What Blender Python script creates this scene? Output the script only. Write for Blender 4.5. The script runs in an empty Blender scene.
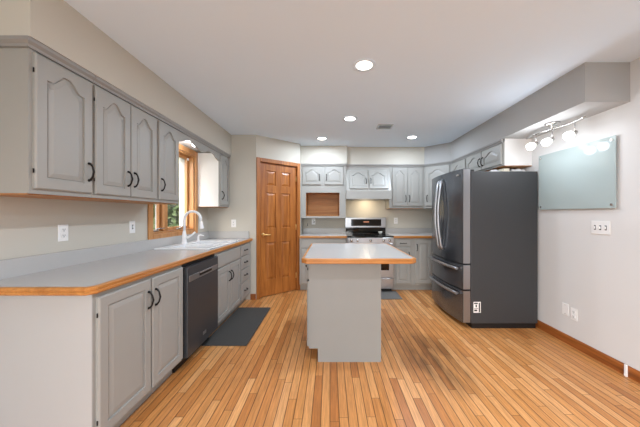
import bpy, bmesh, math, random
from mathutils import Vector, Matrix
random.seed(7)
PI = math.pi
S = bpy.context.scene
COL = S.collection

# ------------------------------------------------------------------ camera, world, exposure
cam_d = bpy.data.cameras.new('camera')
cam_d.sensor_fit = 'HORIZONTAL'; cam_d.sensor_width = 36.0
cam_d.lens = 268.0 / 640.0 * 36.0
cam_d.shift_x = -10.0 / 640.0
cam_d.shift_y = 0.8 / 640.0
cam_d.clip_start = 0.02; cam_d.clip_end = 300
cam = bpy.data.objects.new('camera', cam_d); COL.objects.link(cam)
cam.location = (0, 0, 1.265); cam.rotation_euler = (PI / 2, 0, 0)
S.camera = cam
S.view_settings.view_transform = 'Standard'
S.view_settings.look = 'None'
S.view_settings.gamma = 1.0
S.view_settings.use_curve_mapping = False
S.view_settings.exposure = 0.36

W = bpy.data.worlds.new('sky'); S.world = W; W.use_nodes = True
wn = W.node_tree; wn.nodes.clear()
wo = wn.nodes.new('ShaderNodeOutputWorld'); bg = wn.nodes.new('ShaderNodeBackground')
sk = wn.nodes.new('ShaderNodeTexSky'); sk.sky_type = 'NISHITA'; sk.sun_disc = False
sk.sun_elevation = math.radians(38); sk.sun_rotation = math.radians(200); sk.air_density = 1.0; sk.dust_density = 4.0
hs = wn.nodes.new('ShaderNodeHueSaturation'); hs.inputs['Saturation'].default_value = 0.5
wn.links.new(sk.outputs[0], hs.inputs['Color']); wn.links.new(hs.outputs[0], bg.inputs['Color'])
bg.inputs['Strength'].default_value = 0.55
wn.links.new(bg.outputs[0], wo.inputs['Surface'])

def portal(name, loc, rot, sx, sy):
    l = bpy.data.lights.new(name, 'AREA'); l.shape = 'RECTANGLE'; l.size = sx; l.size_y = sy
    l.cycles.is_portal = True
    o = bpy.data.objects.new(name, l); COL.objects.link(o); o.location = loc; o.rotation_euler = rot
portal('window_portal', (-2.04, 3.14, 1.55), (0, -PI / 2, 0), 1.1, 0.95)
portal('rear_portal', (-0.3, -2.2, 1.1), (PI / 2, 0, 0), 2.6, 2.2)  # portal for the added rear opening
# daylight area light added in an unseen opening behind the camera
FILL = bpy.data.lights.new('rear_fill', 'AREA'); FILL.shape = 'RECTANGLE'; FILL.size = 2.6; FILL.size_y = 2.1
FILL.energy = 34; FILL.color = (0.87, 1.0, 1.19)
do = bpy.data.objects.new('rear_fill', FILL); COL.objects.link(do); do.location = (-0.3, -2.12, 1.08); do.rotation_euler = (PI / 2, 0, 0)
DOWNLIGHT_W = 10.0
TRACK_W = 1.7

# ------------------------------------------------------------------ materials
def hexc(r, g, b):
    f = lambda c: (c / 255 / 12.92) if c / 255 <= 0.04045 else ((c / 255 + 0.055) / 1.055) ** 2.4
    return (f(r), f(g), f(b), 1)

def mat(name, col, rough=0.5, metal=0.0, var=0.0, vscale=6.0, bump=0.0, bscale=80.0, spec=0.5, emit=None, es=0.0, aniso=None):
    m = bpy.data.materials.new(name); m.use_nodes = True
    nt = m.node_tree; b = nt.nodes['Principled BSDF']
    b.inputs['Base Color'].default_value = col; b.inputs['Roughness'].default_value = rough
    b.inputs['Metallic'].default_value = metal; b.inputs['Specular IOR Level'].default_value = spec
    tc = nt.nodes.new('ShaderNodeTexCoord')
    if var > 0:
        n = nt.nodes.new('ShaderNodeTexNoise'); n.inputs['Scale'].default_value = vscale; n.inputs['Detail'].default_value = 4
        src = tc.outputs['Object']
        if aniso:
            mp = nt.nodes.new('ShaderNodeMapping'); mp.inputs['Scale'].default_value = aniso
            nt.links.new(src, mp.inputs['Vector']); src = mp.outputs[0]
        nt.links.new(src, n.inputs['Vector'])
        mx = nt.nodes.new('ShaderNodeMix'); mx.data_type = 'RGBA'
        mx.inputs[6].default_value = tuple(c * (1 - var) for c in col[:3]) + (1,)
        mx.inputs[7].default_value = tuple(min(1, c * (1 + var)) for c in col[:3]) + (1,)
        nt.links.new(n.outputs[0], mx.inputs[0]); nt.links.new(mx.outputs[2], b.inputs['Base Color'])
    if bump > 0:
        n2 = nt.nodes.new('ShaderNodeTexNoise'); n2.inputs['Scale'].default_value = bscale; n2.inputs['Detail'].default_value = 3
        nt.links.new(tc.outputs['Object'], n2.inputs['Vector'])
        bp = nt.nodes.new('ShaderNodeBump'); bp.inputs['Strength'].default_value = bump; bp.inputs['Distance'].default_value = 0.003
        nt.links.new(n2.outputs[0], bp.inputs['Height']); nt.links.new(bp.outputs[0], b.inputs['Normal'])
    if emit:
        b.inputs['Emission Color'].default_value = emit; b.inputs['Emission Strength'].default_value = es
    return m

def oak(name, light, dark, grain='Z', rough=0.38, fine=55.0):
    m = bpy.data.materials.new(name); m.use_nodes = True
    nt = m.node_tree; b = nt.nodes['Principled BSDF']; b.inputs['Roughness'].default_value = rough
    tc = nt.nodes.new('ShaderNodeTexCoord'); mp = nt.nodes.new('ShaderNodeMapping')
    sc = {'X': (0.06, 1, 1), 'Y': (1, 0.06, 1), 'Z': (1, 1, 0.06)}[grain]
    mp.inputs['Scale'].default_value = sc
    nt.links.new(tc.outputs['Object'], mp.inputs['Vector'])
    n = nt.nodes.new('ShaderNodeTexNoise'); n.inputs['Scale'].default_value = fine; n.inputs['Detail'].default_value = 5; n.inputs['Roughness'].default_value = 0.65
    nt.links.new(mp.outputs[0], n.inputs['Vector'])
    n2 = nt.nodes.new('ShaderNodeTexNoise'); n2.inputs['Scale'].default_value = fine * 0.22; n2.inputs['Distortion'].default_value = 1.2
    nt.links.new(mp.outputs[0], n2.inputs['Vector'])
    ad = nt.nodes.new('ShaderNodeMath'); ad.operation = 'ADD'
    nt.links.new(n.outputs[0], ad.inputs[0]); nt.links.new(n2.outputs[0], ad.inputs[1])
    r = nt.nodes.new('ShaderNodeMapRange'); r.inputs[1].default_value = 0.7; r.inputs[2].default_value = 1.3
    nt.links.new(ad.outputs[0], r.inputs[0])
    mx = nt.nodes.new('ShaderNodeMix'); mx.data_type = 'RGBA'
    mx.inputs[6].default_value = dark; mx.inputs[7].default_value = light
    nt.links.new(r.outputs[0], mx.inputs[0]); nt.links.new(mx.outputs[2], b.inputs['Base Color'])
    return m

def floor_mat():
    m = bpy.data.materials.new('oak_strip_floor'); m.use_nodes = True
    nt = m.node_tree; b = nt.nodes['Principled BSDF']
    N = nt.nodes.new; L = nt.links.new
    def math_(op, a, c=None, d=None):
        n = N('ShaderNodeMath'); n.operation = op
        for i, v in enumerate((a, c, d)):
            if v is None: continue
            if isinstance(v, (int, float)): n.inputs[i].default_value = v
            else: L(v, n.inputs[i])
        return n.outputs[0]
    tc = N('ShaderNodeTexCoord'); sp = N('ShaderNodeSeparateXYZ'); L(tc.outputs['Object'], sp.inputs[0])
    X, Y = sp.outputs[0], sp.outputs[1]
    row_f = math_('DIVIDE', X, 0.057); row = math_('FLOOR', row_f); fx = math_('FRACT', row_f)
    w1 = N('ShaderNodeTexWhiteNoise'); w1.noise_dimensions = '1D'; L(row, w1.inputs['W'])
    off = math_('MULTIPLY', w1.outputs['Value'], 7.0)
    pl_f = math_('ADD', math_('DIVIDE', Y, 0.85), off); pl = math_('FLOOR', pl_f); fy = math_('FRACT', pl_f)
    cb = N('ShaderNodeCombineXYZ'); L(row, cb.inputs[0]); L(pl, cb.inputs[1])
    w2 = N('ShaderNodeTexWhiteNoise'); w2.noise_dimensions = '2D'; L(cb.outputs[0], w2.inputs['Vector'])
    ramp = N('ShaderNodeValToRGB'); L(w2.outputs['Value'], ramp.inputs[0])
    cr = ramp.color_ramp
    cr.elements[0].position = 0.0; cr.elements[0].color = FLOOR_C[0]
    cr.elements[1].position = 1.0; cr.elements[1].color = FLOOR_C[3]
    e = cr.elements.new(0.18); e.color = FLOOR_C[1]
    e = cr.elements.new(0.65); e.color = FLOOR_C[2]
    # grain
    cg = N('ShaderNodeCombineXYZ'); L(math_('MULTIPLY', X, 1.0), cg.inputs[0]); L(math_('MULTIPLY', Y, 0.05), cg.inputs[1])
    L(math_('MULTIPLY', w2.outputs['Value'], 9.0), cg.inputs[2])
    g = N('ShaderNodeTexNoise'); g.inputs['Scale'].default_value = 110; g.inputs['Detail'].default_value = 5; g.inputs['Roughness'].default_value = 0.65
    L(cg.outputs[0], g.inputs['Vector'])
    gr = N('ShaderNodeMapRange'); gr.inputs[1].default_value = 0.3; gr.inputs[2].default_value = 0.7; gr.inputs[3].default_value = 0.68; gr.inputs[4].default_value = 1.16
    L(g.outputs[0], gr.inputs[0])
    # dark wear streaks in the traffic path beside the island
    dx = math_('DIVIDE', math_('SUBTRACT', X, 0.92), 0.34); dy = math_('DIVIDE', math_('SUBTRACT', Y, 2.35), 0.55)
    rr = math_('ADD', math_('MULTIPLY', dx, dx), math_('MULTIPLY', dy, dy))
    msk = N('ShaderNodeMapRange'); msk.inputs[1].default_value = 0.0; msk.inputs[2].default_value = 1.0; msk.inputs[3].default_value = 1.0; msk.inputs[4].default_value = 0.0
    L(rr, msk.inputs[0])
    cw = N('ShaderNodeCombineXYZ'); L(X, cw.inputs[0]); L(math_('MULTIPLY', Y, 0.22), cw.inputs[1])
    wnz = N('ShaderNodeTexNoise'); wnz.inputs['Scale'].default_value = 9; wnz.inputs['Detail'].default_value = 5; L(cw.outputs[0], wnz.inputs['Vector'])
    wr = N('ShaderNodeMapRange'); wr.inputs[1].default_value = 0.36; wr.inputs[2].default_value = 0.56; wr.inputs[3].default_value = 0.08; wr.inputs[4].default_value = 0.62
    L(wnz.outputs[0], wr.inputs[0])
    wear = math_('SUBTRACT', 1.0, math_('MULTIPLY', msk.outputs[0], wr.outputs[0]))
    # gaps
    ex = math_('MINIMUM', fx, math_('SUBTRACT', 1.0, fx)); ey = math_('MINIMUM', fy, math_('SUBTRACT', 1.0, fy))
    gx = N('ShaderNodeMapRange'); gx.inputs[1].default_value = 0.02; gx.inputs[2].default_value = 0.065; gx.inputs[3].default_value = 0.22; gx.inputs[4].default_value = 1.0; L(ex, gx.inputs[0])
    gy = N('ShaderNodeMapRange'); gy.inputs[1].default_value = 0.001; gy.inputs[2].default_value = 0.004; gy.inputs[3].default_value = 0.45; gy.inputs[4].default_value = 1.0; L(ey, gy.inputs[0])
    tot = math_('MULTIPLY', math_('MULTIPLY', gx.outputs[0], gy.outputs[0]), math_('MULTIPLY', gr.outputs[0], wear))
    mx = N('ShaderNodeMix'); mx.data_type = 'RGBA'; mx.blend_type = 'MULTIPLY'; mx.inputs[0].default_value = 1.0
    L(ramp.outputs[0], mx.inputs[6]); L(tot, mx.inputs[7]); L(mx.outputs[2], b.inputs['Base Color'])
    b.inputs['Roughness'].default_value = 0.34
    bp = N('ShaderNodeBump'); bp.inputs['Strength'].default_value = 0.25; bp.inputs['Distance'].default_value = 0.002
    L(math_('MULTIPLY', gx.outputs[0], gy.outputs[0]), bp.inputs['Height']); L(bp.outputs[0], b.inputs['Normal'])
    return m

def glass_mat():
    m = bpy.data.materials.new('window_glass'); m.use_nodes = True
    nt = m.node_tree; nt.nodes.clear()
    o = nt.nodes.new('ShaderNodeOutputMaterial'); mx = nt.nodes.new('ShaderNodeMixShader')
    t = nt.nodes.new('ShaderNodeBsdfTransparent'); g = nt.nodes.new('ShaderNodeBsdfGlossy'); g.inputs['Roughness'].default_value = 0.02
    mx.inputs[0].default_value = 0.07
    nt.links.new(t.outputs[0], mx.inputs[1]); nt.links.new(g.outputs[0], mx.inputs[2]); nt.links.new(mx.outputs[0], o.inputs['Surface'])
    return m

FLOOR_C = [hexc(178, 112, 56), hexc(196, 131, 72), hexc(208, 145, 84), hexc(221, 162, 104)]
M = {}
M['floor'] = floor_mat()
M['beige'] = mat('beige_wall_paint', hexc(194, 189, 177), 0.85, var=0.02, vscale=2, bump=0.05)
M['greywall'] = mat('pale_grey_wall_paint', hexc(214, 213, 211), 0.85, var=0.015, vscale=2, bump=0.05)
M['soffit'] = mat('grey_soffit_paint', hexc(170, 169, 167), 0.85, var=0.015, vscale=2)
M['ceil'] = mat('white_ceiling_paint', hexc(222, 237, 250), 0.9, var=0.02, vscale=1.5, bump=0.15, bscale=40)
M['cab'] = mat('grey_cabinet_paint', hexc(155, 153, 147), 0.42, var=0.03, vscale=5)
M['isl'] = mat('island_grey_paint', hexc(133, 133, 130), 0.45, var=0.03, vscale=5)
M['cabend'] = mat('pale_end_panel_paint', hexc(176, 175, 173), 0.45, var=0.02, vscale=5)
M['cabin'] = mat('cabinet_white_side', hexc(225, 223, 220), 0.45, var=0.02)
M['crown'] = mat('grey_moulding_paint', hexc(142, 140, 136), 0.45, var=0.03)
M['oak'] = oak('honey_oak', hexc(202, 148, 94), hexc(166, 110, 60), 'Z')
M['oakdoor'] = oak('door_oak', hexc(182, 114, 52), hexc(128, 70, 26), 'Z', 0.36, 70)
M['oakx'] = oak('honey_oak_x', hexc(196, 134, 68), hexc(154, 94, 38), 'X')
M['oaky'] = oak('honey_oak_y', hexc(196, 134, 68), hexc(154, 94, 38), 'Y')
M['oakbase'] = oak('baseboard_oak', hexc(170, 100, 46), hexc(122, 66, 26), 'Y')
M['oakin'] = oak('cabinet_interior_oak', hexc(192, 134, 74), hexc(160, 104, 50), 'X', 0.5)
M['lam'] = mat('pale_grey_laminate', hexc(183, 181, 178), 0.22, var=0.02, vscale=30)
M['pull'] = mat('dark_bronze', hexc(34, 30, 28), 0.4, 0.7)
M['black'] = mat('black_plastic', hexc(14, 14, 15), 0.45)
M['blackglass'] = mat('black_glass', hexc(8, 8, 9), 0.06)
M['bss'] = mat('black_stainless', hexc(104, 107, 112), 0.2, 0.8, var=0.06, vscale=40, aniso=(1, 1, 0.02))
M['dwss'] = mat('dishwasher_black_stainless', hexc(50, 52, 55), 0.38, 0.0, var=0.05, vscale=40, aniso=(1, 1, 0.02))
M['fside'] = mat('charcoal_fridge_side', hexc(56, 57, 59), 0.5, 0.1, var=0.03, bump=0.08, bscale=300)
M['ss'] = mat('stainless', hexc(172, 175, 180), 0.3, 0.95, var=0.04, vscale=30, aniso=(0.03, 1, 1))
M['chrome'] = mat('brushed_nickel', hexc(190, 188, 184), 0.25, 0.95)
M['white'] = mat('white_plastic', hexc(235, 234, 232), 0.35)
M['enamel'] = mat('white_enamel', hexc(240, 240, 240), 0.15)
M['frame'] = mat('outer_frame_paint', hexc(176, 178, 180), 0.5)
M['brass'] = mat('polished_brass', hexc(236, 200, 130), 0.35, 0.6)
M['doorss'] = mat('door_edge_metal', hexc(150, 151, 154), 0.28, 0.85)
M['mat'] = mat('charcoal_mat', hexc(64, 62, 59), 0.9, var=0.1, vscale=120, bump=0.4, bscale=250)
M['matg'] = mat('grey_mat', hexc(108, 105, 100), 0.9, var=0.1, vscale=120, bump=0.4, bscale=250)
M['board'] = mat('pale_aqua_glass', hexc(168, 181, 180), 0.06, var=0.02, spec=0.3)
M['glass'] = glass_mat()
M['lens'] = mat('lamp_lens', (1, 1, 1, 1), 0.5, emit=(1, 0.97, 0.92, 1), es=9.0)
M['shade'] = mat('frosted_shade', (1, 1, 1, 1), 0.4, emit=(1, 0.97, 0.93, 1), es=5.0)
M['hoodlens'] = mat('hood_lamp_lens', (1, 1, 1, 1), 0.5, emit=(1, 0.85, 0.6, 1), es=6.0)
M['display'] = mat('clock_display', hexc(10, 10, 12), 0.1, emit=(0.9, 0.35, 0.2, 1), es=0.6)
M['leaf'] = mat('dark_foliage', hexc(66, 84, 44), 0.7, var=0.4, vscale=3)
M['leaf2'] = mat('olive_foliage', hexc(124, 128, 70), 0.7, var=0.4, vscale=3)
M['bark'] = mat('bark', hexc(80, 66, 52), 0.9, var=0.2)
M['lawn'] = mat('lawn', hexc(96, 108, 62), 0.95, var=0.2, vscale=2)
M['card'] = mat('cream_card', hexc(232, 222, 200), 0.7)
M['ink'] = mat('dark_print', hexc(60, 60, 62), 0.7)

# ------------------------------------------------------------------ mesh helpers
class B:
    def __init__(s): s.bm = bmesh.new()
    def merge(s, t, mtx=None):
        me = bpy.data.meshes.new('tmp'); t.to_mesh(me); t.free()
        if mtx: me.transform(mtx)
        s.bm.from_mesh(me); bpy.data.meshes.remove(me); return s
    def box(s, x0, x1, y0, y1, z0, z1, bev=0.0, seg=1):
        t = bmesh.new(); bmesh.ops.create_cube(t, size=1)
        for v in t.verts:
            v.co = Vector(((x0 + x1) / 2 + v.co.x * (x1 - x0), (y0 + y1) / 2 + v.co.y * (y1 - y0), (z0 + z1) / 2 + v.co.z * (z1 - z0)))
        if bev: bmesh.ops.bevel(t, geom=t.edges[:], offset=bev, segments=seg, affect='EDGES', profile=0.6)
        return s.merge(t)
    def prism(s, poly, a, b, axis='Z', bev=0.0, smooth=False):
        """poly 2D; axis Z: (x,y) from z=a..b; X: (y,z) from x=a..b; Y: (x,z) from y=a..b"""
        t = bmesh.new()
        f = {'Z': lambda p, h: (p[0], p[1], h), 'X': lambda p, h: (h, p[0], p[1]), 'Y': lambda p, h: (p[0], h, p[1])}[axis]
        v0 = [t.verts.new(f(p, a)) for p in poly]; v1 = [t.verts.new(f(p, b)) for p in poly]
        n = len(poly)
        t.faces.new(v0); t.faces.new(v1[::-1])
        for i in range(n):
            fc = t.faces.new((v0[i], v0[(i + 1) % n], v1[(i + 1) % n], v1[i])); fc.smooth = smooth
        bmesh.ops.recalc_face_normals(t, faces=t.faces[:])
        if bev: bmesh.ops.bevel(t, geom=[e for e in t.edges if len(e.link_faces) == 2 and e.calc_face_angle(0) > 0.6], offset=bev, segments=2, affect='EDGES')
        return s.merge(t)
    def tube(s, pts, r, seg=10, cap=True):
        pts = [Vector(p) for p in pts]; t = bmesh.new(); rings = []
        rs = r if isinstance(r, (list, tuple)) else [r] * len(pts)
        up = None
        for i, p in enumerate(pts):
            d = (pts[min(i + 1, len(pts) - 1)] - pts[max(i - 1, 0)]).normalized()
            if up is None:
                up = Vector((0, 0, 1)) if abs(d.z) < 0.9 else Vector((1, 0, 0))
            a = d.cross(up).normalized(); c = a.cross(d).normalized(); up = c
            rings.append([t.verts.new(p + rs[i] * (math.cos(2 * PI * k / seg) * a + math.sin(2 * PI * k / seg) * c)) for k in range(seg)])
        for i in range(len(rings) - 1):
            for k in range(seg):
                f = t.faces.new((rings[i][k], rings[i][(k + 1) % seg], rings[i + 1][(k + 1) % seg], rings[i + 1][k])); f.smooth = True
        if cap: t.faces.new(rings[0]); t.faces.new(rings[-1])
        bmesh.ops.recalc_face_normals(t, faces=t.faces[:])
        return s.merge(t)
    def lathe(s, prof, loc=(0, 0, 0), axis=(0, 0, 1), seg=24):
        t = bmesh.new(); rings = []
        for r, h in prof:
            rings.append([t.verts.new((max(r, 1e-5) * math.cos(2 * PI * k / seg), max(r, 1e-5) * math.sin(2 * PI * k / seg), h)) for k in range(seg)])
        for i in range(len(rings) - 1):
            for k in range(seg):
                f = t.faces.new((rings[i][k], rings[i][(k + 1) % seg], rings[i + 1][(k + 1) % seg], rings[i + 1][k])); f.smooth = True
        t.faces.new(rings[0]); t.faces.new(rings[-1])
        bmesh.ops.recalc_face_normals(t, faces=t.faces[:])
        q = Vector((0, 0, 1)).rotation_difference(Vector(axis).normalized()).to_matrix().to_4x4()
        return s.merge(t, Matrix.Translation(Vector(loc)) @ q)
    def sweep(s, path, prof, closed=False):
        """horizontal path of (x,y); prof = closed list of (offset to the right of travel, z)"""
        t = bmesh.new(); P = [Vector(p) for p in path]; n = len(P); rings = []
        for i in range(n):
            if closed or 0 < i < n - 1:
                d0 = (P[i] - P[i - 1]).normalized(); d1 = (P[(i + 1) % n] - P[i]).normalized()
            else:
                d0 = d1 = (P[min(i + 1, n - 1)] - P[max(i - 1, 0)]).normalized()
            n0 = Vector((d0.y, -d0.x)); n1 = Vector((d1.y, -d1.x)); mm = (n0 + n1).normalized(); k = 1 / max(0.3, mm.dot(n0))
            rings.append([t.verts.new((P[i].x + mm.x * o * k, P[i].y + mm.y * o * k, z)) for o, z in prof])
        m = len(prof)
        for i in range(n if closed else n - 1):
            for k in range(m):
                a, b2 = rings[i], rings[(i + 1) % n]
                t.faces.new((a[k], a[(k + 1) % m], b2[(k + 1) % m], b2[k]))
        if not closed: t.faces.new(rings[0]); t.faces.new(rings[-1])
        bmesh.ops.recalc_face_normals(t, faces=t.faces[:])
        return s.merge(t)

def obj(name, b, m, parent=None, loc=(0, 0, 0), rot=(0, 0, 0)):
    me = bpy.data.meshes.new(name); b.bm.to_mesh(me); b.bm.free()
    me.materials.append(M[m]); o = bpy.data.objects.new(name, me); COL.objects.link(o)
    o.parent = parent; o.location = loc; o.rotation_euler = rot
    return o
def tag(o, label, cat, group=None):
    o['label'] = label; o['category'] = cat
    if group: o['group'] = group
    return o
def thing(name, label, cat, loc=(0, 0, 0), rz=0.0, group=None):
    o = bpy.data.objects.new(name, None); o.empty_display_size = 0.1; COL.objects.link(o)
    o.location = loc; o.rotation_euler = (0, 0, rz)
    return tag(o, label, cat, group)
def struct(o):
    o['kind'] = 'structure'; return o
def copy_thing(root, loc, label, rz=None):
    r = root.copy(); COL.objects.link(r); r.location = loc; r['label'] = label
    if rz is not None: r.rotation_euler = (0, 0, rz)
    for ch in list(root.children):
        c = ch.copy(); COL.objects.link(c); c.parent = r
        for g in list(ch.children):
            d = g.copy(); COL.objects.link(d); d.parent = c
    return r

# ------------------------------------------------------------------ room shell
XL, XR, YB, YR, ZC = -1.81, 2.33, 5.03, -2.2, 2.445
struct(obj('floor', B().box(XL - 0.3, XR + 0.2, YR - 0.2, YB + 0.2, -0.08, 0), 'floor'))
struct(obj('ceiling', B().box(XL - 0.3, XR + 0.2, YR - 0.2, YB + 0.2, ZC, ZC + 0.1), 'ceil'))
# left wall with the window opening
WY0, WY1, WZ0, WZ1 = 2.72, 3.57, 1.06, 2.04
b = B(); x0, x1 = XL - 0.2, XL
b.box(x0, x1, YR, WY0, 0, ZC); b.box(x0, x1, WY1, YB + 0.15, 0, ZC); b.box(x0, x1, WY0, WY1, 0, WZ0); b.box(x0, x1, WY0, WY1, WZ1, ZC)
struct(obj('wall_left', b, 'beige'))
struct(obj('wall_right', B().box(XR, XR + 0.15, YR, YB + 0.15, 0, ZC), 'greywall'))
struct(obj('wall_back', B().box(XL, XR, YB, YB + 0.15, 0, ZC), 'beige'))
PX0, PY0, PX1, PY1 = -1.10, 3.98, -0.505, 4.50
struct(obj('wall_pantry_front', B().box(XL, PX0, PY0, PY0 + 0.1, 0, ZC), 'beige'))
struct(obj('wall_pantry_side', B().box(PX1 - 0.1, PX1, PY1 + 0.0, YB, 0, ZC), 'beige'))
b = B(); b.box(XL - 0.2, -1.6, YR - 0.15, YR, 0, ZC); b.box(1.0, XR + 0.15, YR - 0.15, YR, 0, ZC); b.box(-1.6, 1.0, YR - 0.15, YR, 2.2, ZC)  # opening added in the unseen rear wall to let light in
struct(obj('wall_rear', b, 'beige'))
# diagonal pantry wall and its door
DL = math.hypot(PX1 - PX0, PY1 - PY0); DA = math.atan2(PY1 - PY0, PX1 - PX0)
dw = obj('wall_pantry_diagonal', B().box(0, DL, 0, 0.1, 2.075, ZC).box(0, 0.03, 0, 0.1, 0, 2.075).box(DL - 0.03, DL, 0, 0.1, 0, 2.075), 'beige', None, (PX0, PY0, 0), (0, 0, DA))
struct(dw)
door = bpy.data.objects.new('door_1', None); COL.objects.link(door); door.location = (PX0, PY0, 0); door.rotation_euler = (0, 0, DA); struct(door)
door['label'] = 'six panel honey oak door on the diagonal wall'
cs = 0.06
b = B()
for (a0, a1) in ((0.004, 0.004 + cs), (DL - 0.004 - cs, DL - 0.004)):
    b.box(a0, a1, -0.018, -0.001, 0, 2.115, 0.004)
b.box(0.004 + cs, DL - 0.004 - cs, -0.018, -0.001, 2.055, 2.115, 0.004)
obj('casing', b, 'oakdoor', door)
b = B(); b.box(0.031, 0.066, 0.0, 0.1, 0, 2.074); b.box(DL - 0.066, DL - 0.031, 0.0, 0.1, 0, 2.074); b.box(0.066, DL - 0.066, 0.0, 0.1, 2.05, 2.074)
obj('jamb', b, 'oakdoor', door)

def rect_panel(b, x0, x1, z0, z1, y, front=-1, depth=0.008):
    """raised panel: sloping field standing in a sunken groove"""
    t = bmesh.new()
    loops = []
    for ins, dy in ((0, 0), (0.006, depth), (0.012, depth), (0.04, 0.002)):
        loops.append([t.verts.new((x, y + dy, z)) for x, z in ((x0 + ins, z0 + ins), (x1 - ins, z0 + ins), (x1 - ins, z1 - ins), (x0 + ins, z1 - ins))])
    for i in range(len(loops) - 1):
        for k in range(4): t.faces.new((loops[i][k], loops[i][(k + 1) % 4], loops[i + 1][(k + 1) % 4], loops[i + 1][k]))
    t.faces.new(loops[-1]); bmesh.ops.recalc_face_normals(t, faces=t.faces[:])
    b.merge(t)
# leaf with six panels: frame pieces around panel openings
lx0, lx1 = 0.069, DL - 0.069; lw = lx1 - lx0
st, mid = 0.11, 0.10
cols = ((lx0 + st, (lx0 + lx1) / 2 - mid / 2), ((lx0 + lx1) / 2 + mid / 2, lx1 - st))
rows = ((0.25, 0.83), (1.05, 1.60), (1.71, 1.94))
b = B(); yf, yb = 0.02, 0.055
for a0, a1 in ((lx0, cols[0][0]), (cols[0][1], cols[1][0]), (cols[1][1], lx1)): b.box(a0, a1, yf, yb, 0.012, 2.045)
zz = [0.012] + [z for r in rows for z in r] + [2.045]
for i in range(0, len(zz), 2):
    for c in cols: b.box(c[0], c[1], yf, yb, zz[i], zz[i + 1])
for c in cols:
    for r in rows: rect_panel(b, c[0], c[1], r[0], r[1], yf, depth=0.012)
leafo = obj('door_leaf', b, 'oakdoor', door)
b = B(); b.lathe([(0.027, 0), (0.027, 0.006), (0.012, 0.012), (0.010, 0.05)], (lx0 + 0.055, yf, 0.955), (0, -1, 0))
b.tube([(lx0 + 0.055, yf - 0.05, 0.955), (lx0 + 0.09, yf - 0.053, 0.957), (lx0 + 0.13, yf - 0.05, 0.95), (lx0 + 0.165, yf - 0.045, 0.955)], [0.011, 0.009, 0.008, 0.007])
h = obj('handle', b, 'brass', leafo); h['label'] = 'brass lever handle'
for z in (0.25, 1.05, 1.85):
    h = obj('hinge', B().tube([(lx1 + 0.001, yf - 0.006, z - 0.045), (lx1 + 0.001, yf - 0.006, z + 0.045)], 0.006), 'brass', leafo); h['label'] = 'brass hinge'

# soffits above the wall cabinets
ZS = 2.139
struct(obj('wall_soffit_left', B().box(XL, -1.468, 1.313, PY0, ZS, ZC), 'beige'))
struct(obj('wall_soffit_back', B().box(0.292, 1.655, 4.70, YB, ZS, ZC), 'beige'))
struct(obj('wall_soffit_pantry', B().box(PX1, 0.292, 4.62, YB, ZS, ZC), 'beige'))
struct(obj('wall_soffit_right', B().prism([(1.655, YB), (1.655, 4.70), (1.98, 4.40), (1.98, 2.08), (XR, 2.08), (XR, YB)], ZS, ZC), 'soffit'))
# baseboards
BP = [(0, 0), (0.014, 0), (0.014, 0.07), (0.008, 0.085), (0, 0.085)]
struct(obj('baseboard_right', B().sweep([(XR - 0.0005, YR), (XR - 0.0005, 3.9)], [(-o, z) for o, z in BP]), 'oakbase'))
struct(obj('baseboard_pantry', B().sweep([(-1.178, PY0 - 0.0005), (PX0, PY0 - 0.0005)], BP), 'oakbase'))
struct(obj('baseboard_left', B().sweep([(XL + 0.0005, YR), (XL + 0.0005, 1.3)], BP), 'oakbase'))

# ------------------------------------------------------------------ window over the sink
win = bpy.data.objects.new('window_1', None); COL.objects.link(win); win.location = (XL, 0, 0); struct(win)
win['label'] = 'oak cased casement window over the sink'
b = B(); c0, c1 = 2.655, 3.635
b.box(0.001, 0.02, c0, WY0, 0.995, 2.105, 0.004); b.box(0.001, 0.02, WY1, c1, 0.995, 2.105, 0.004)
b.box(0.001, 0.02, WY0, WY1, WZ1, 2.105, 0.004); b.box(0.001, 0.02, WY0, WY1, 0.995, WZ0, 0.004)
obj('casing', b, 'oak', win)
b = B(); t_ = 0.02
b.box(-0.1, 0, WY0, WY0 + t_, WZ0, WZ1); b.box(-0.1, 0, WY1 - t_, WY1, WZ0, WZ1); b.box(-0.1, 0, WY0 + t_, WY1 - t_, WZ0, WZ0 + t_); b.box(-0.1, 0, WY0 + t_, WY1 - t_, WZ1 - t_, WZ1)
obj('jamb', b, 'oak', win)
MY0, MY1 = 2.965, 3.025
obj('mullion', B().box(-0.1, -0.02, MY0, MY1, WZ0 + t_, WZ1 - t_, 0.004), 'oak', win)
b = B()
b.box(-0.2, -0.101, WY0, WY0 + 0.025, WZ0, WZ1); b.box(-0.17, -0.101, WY1 - 0.025, WY1, WZ0, WZ1); b.box(-0.125, -0.101, MY0, MY1, WZ0, WZ1)
b.box(-0.22, -0.101, WY0, WY1, WZ0, WZ0 + 0.02); b.box(-0.2, -0.101, WY0, WY1, WZ1 - 0.02, WZ1)
fr = obj('outer_frame', b, 'frame', win); fr['label'] = 'white outer frame'
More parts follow.
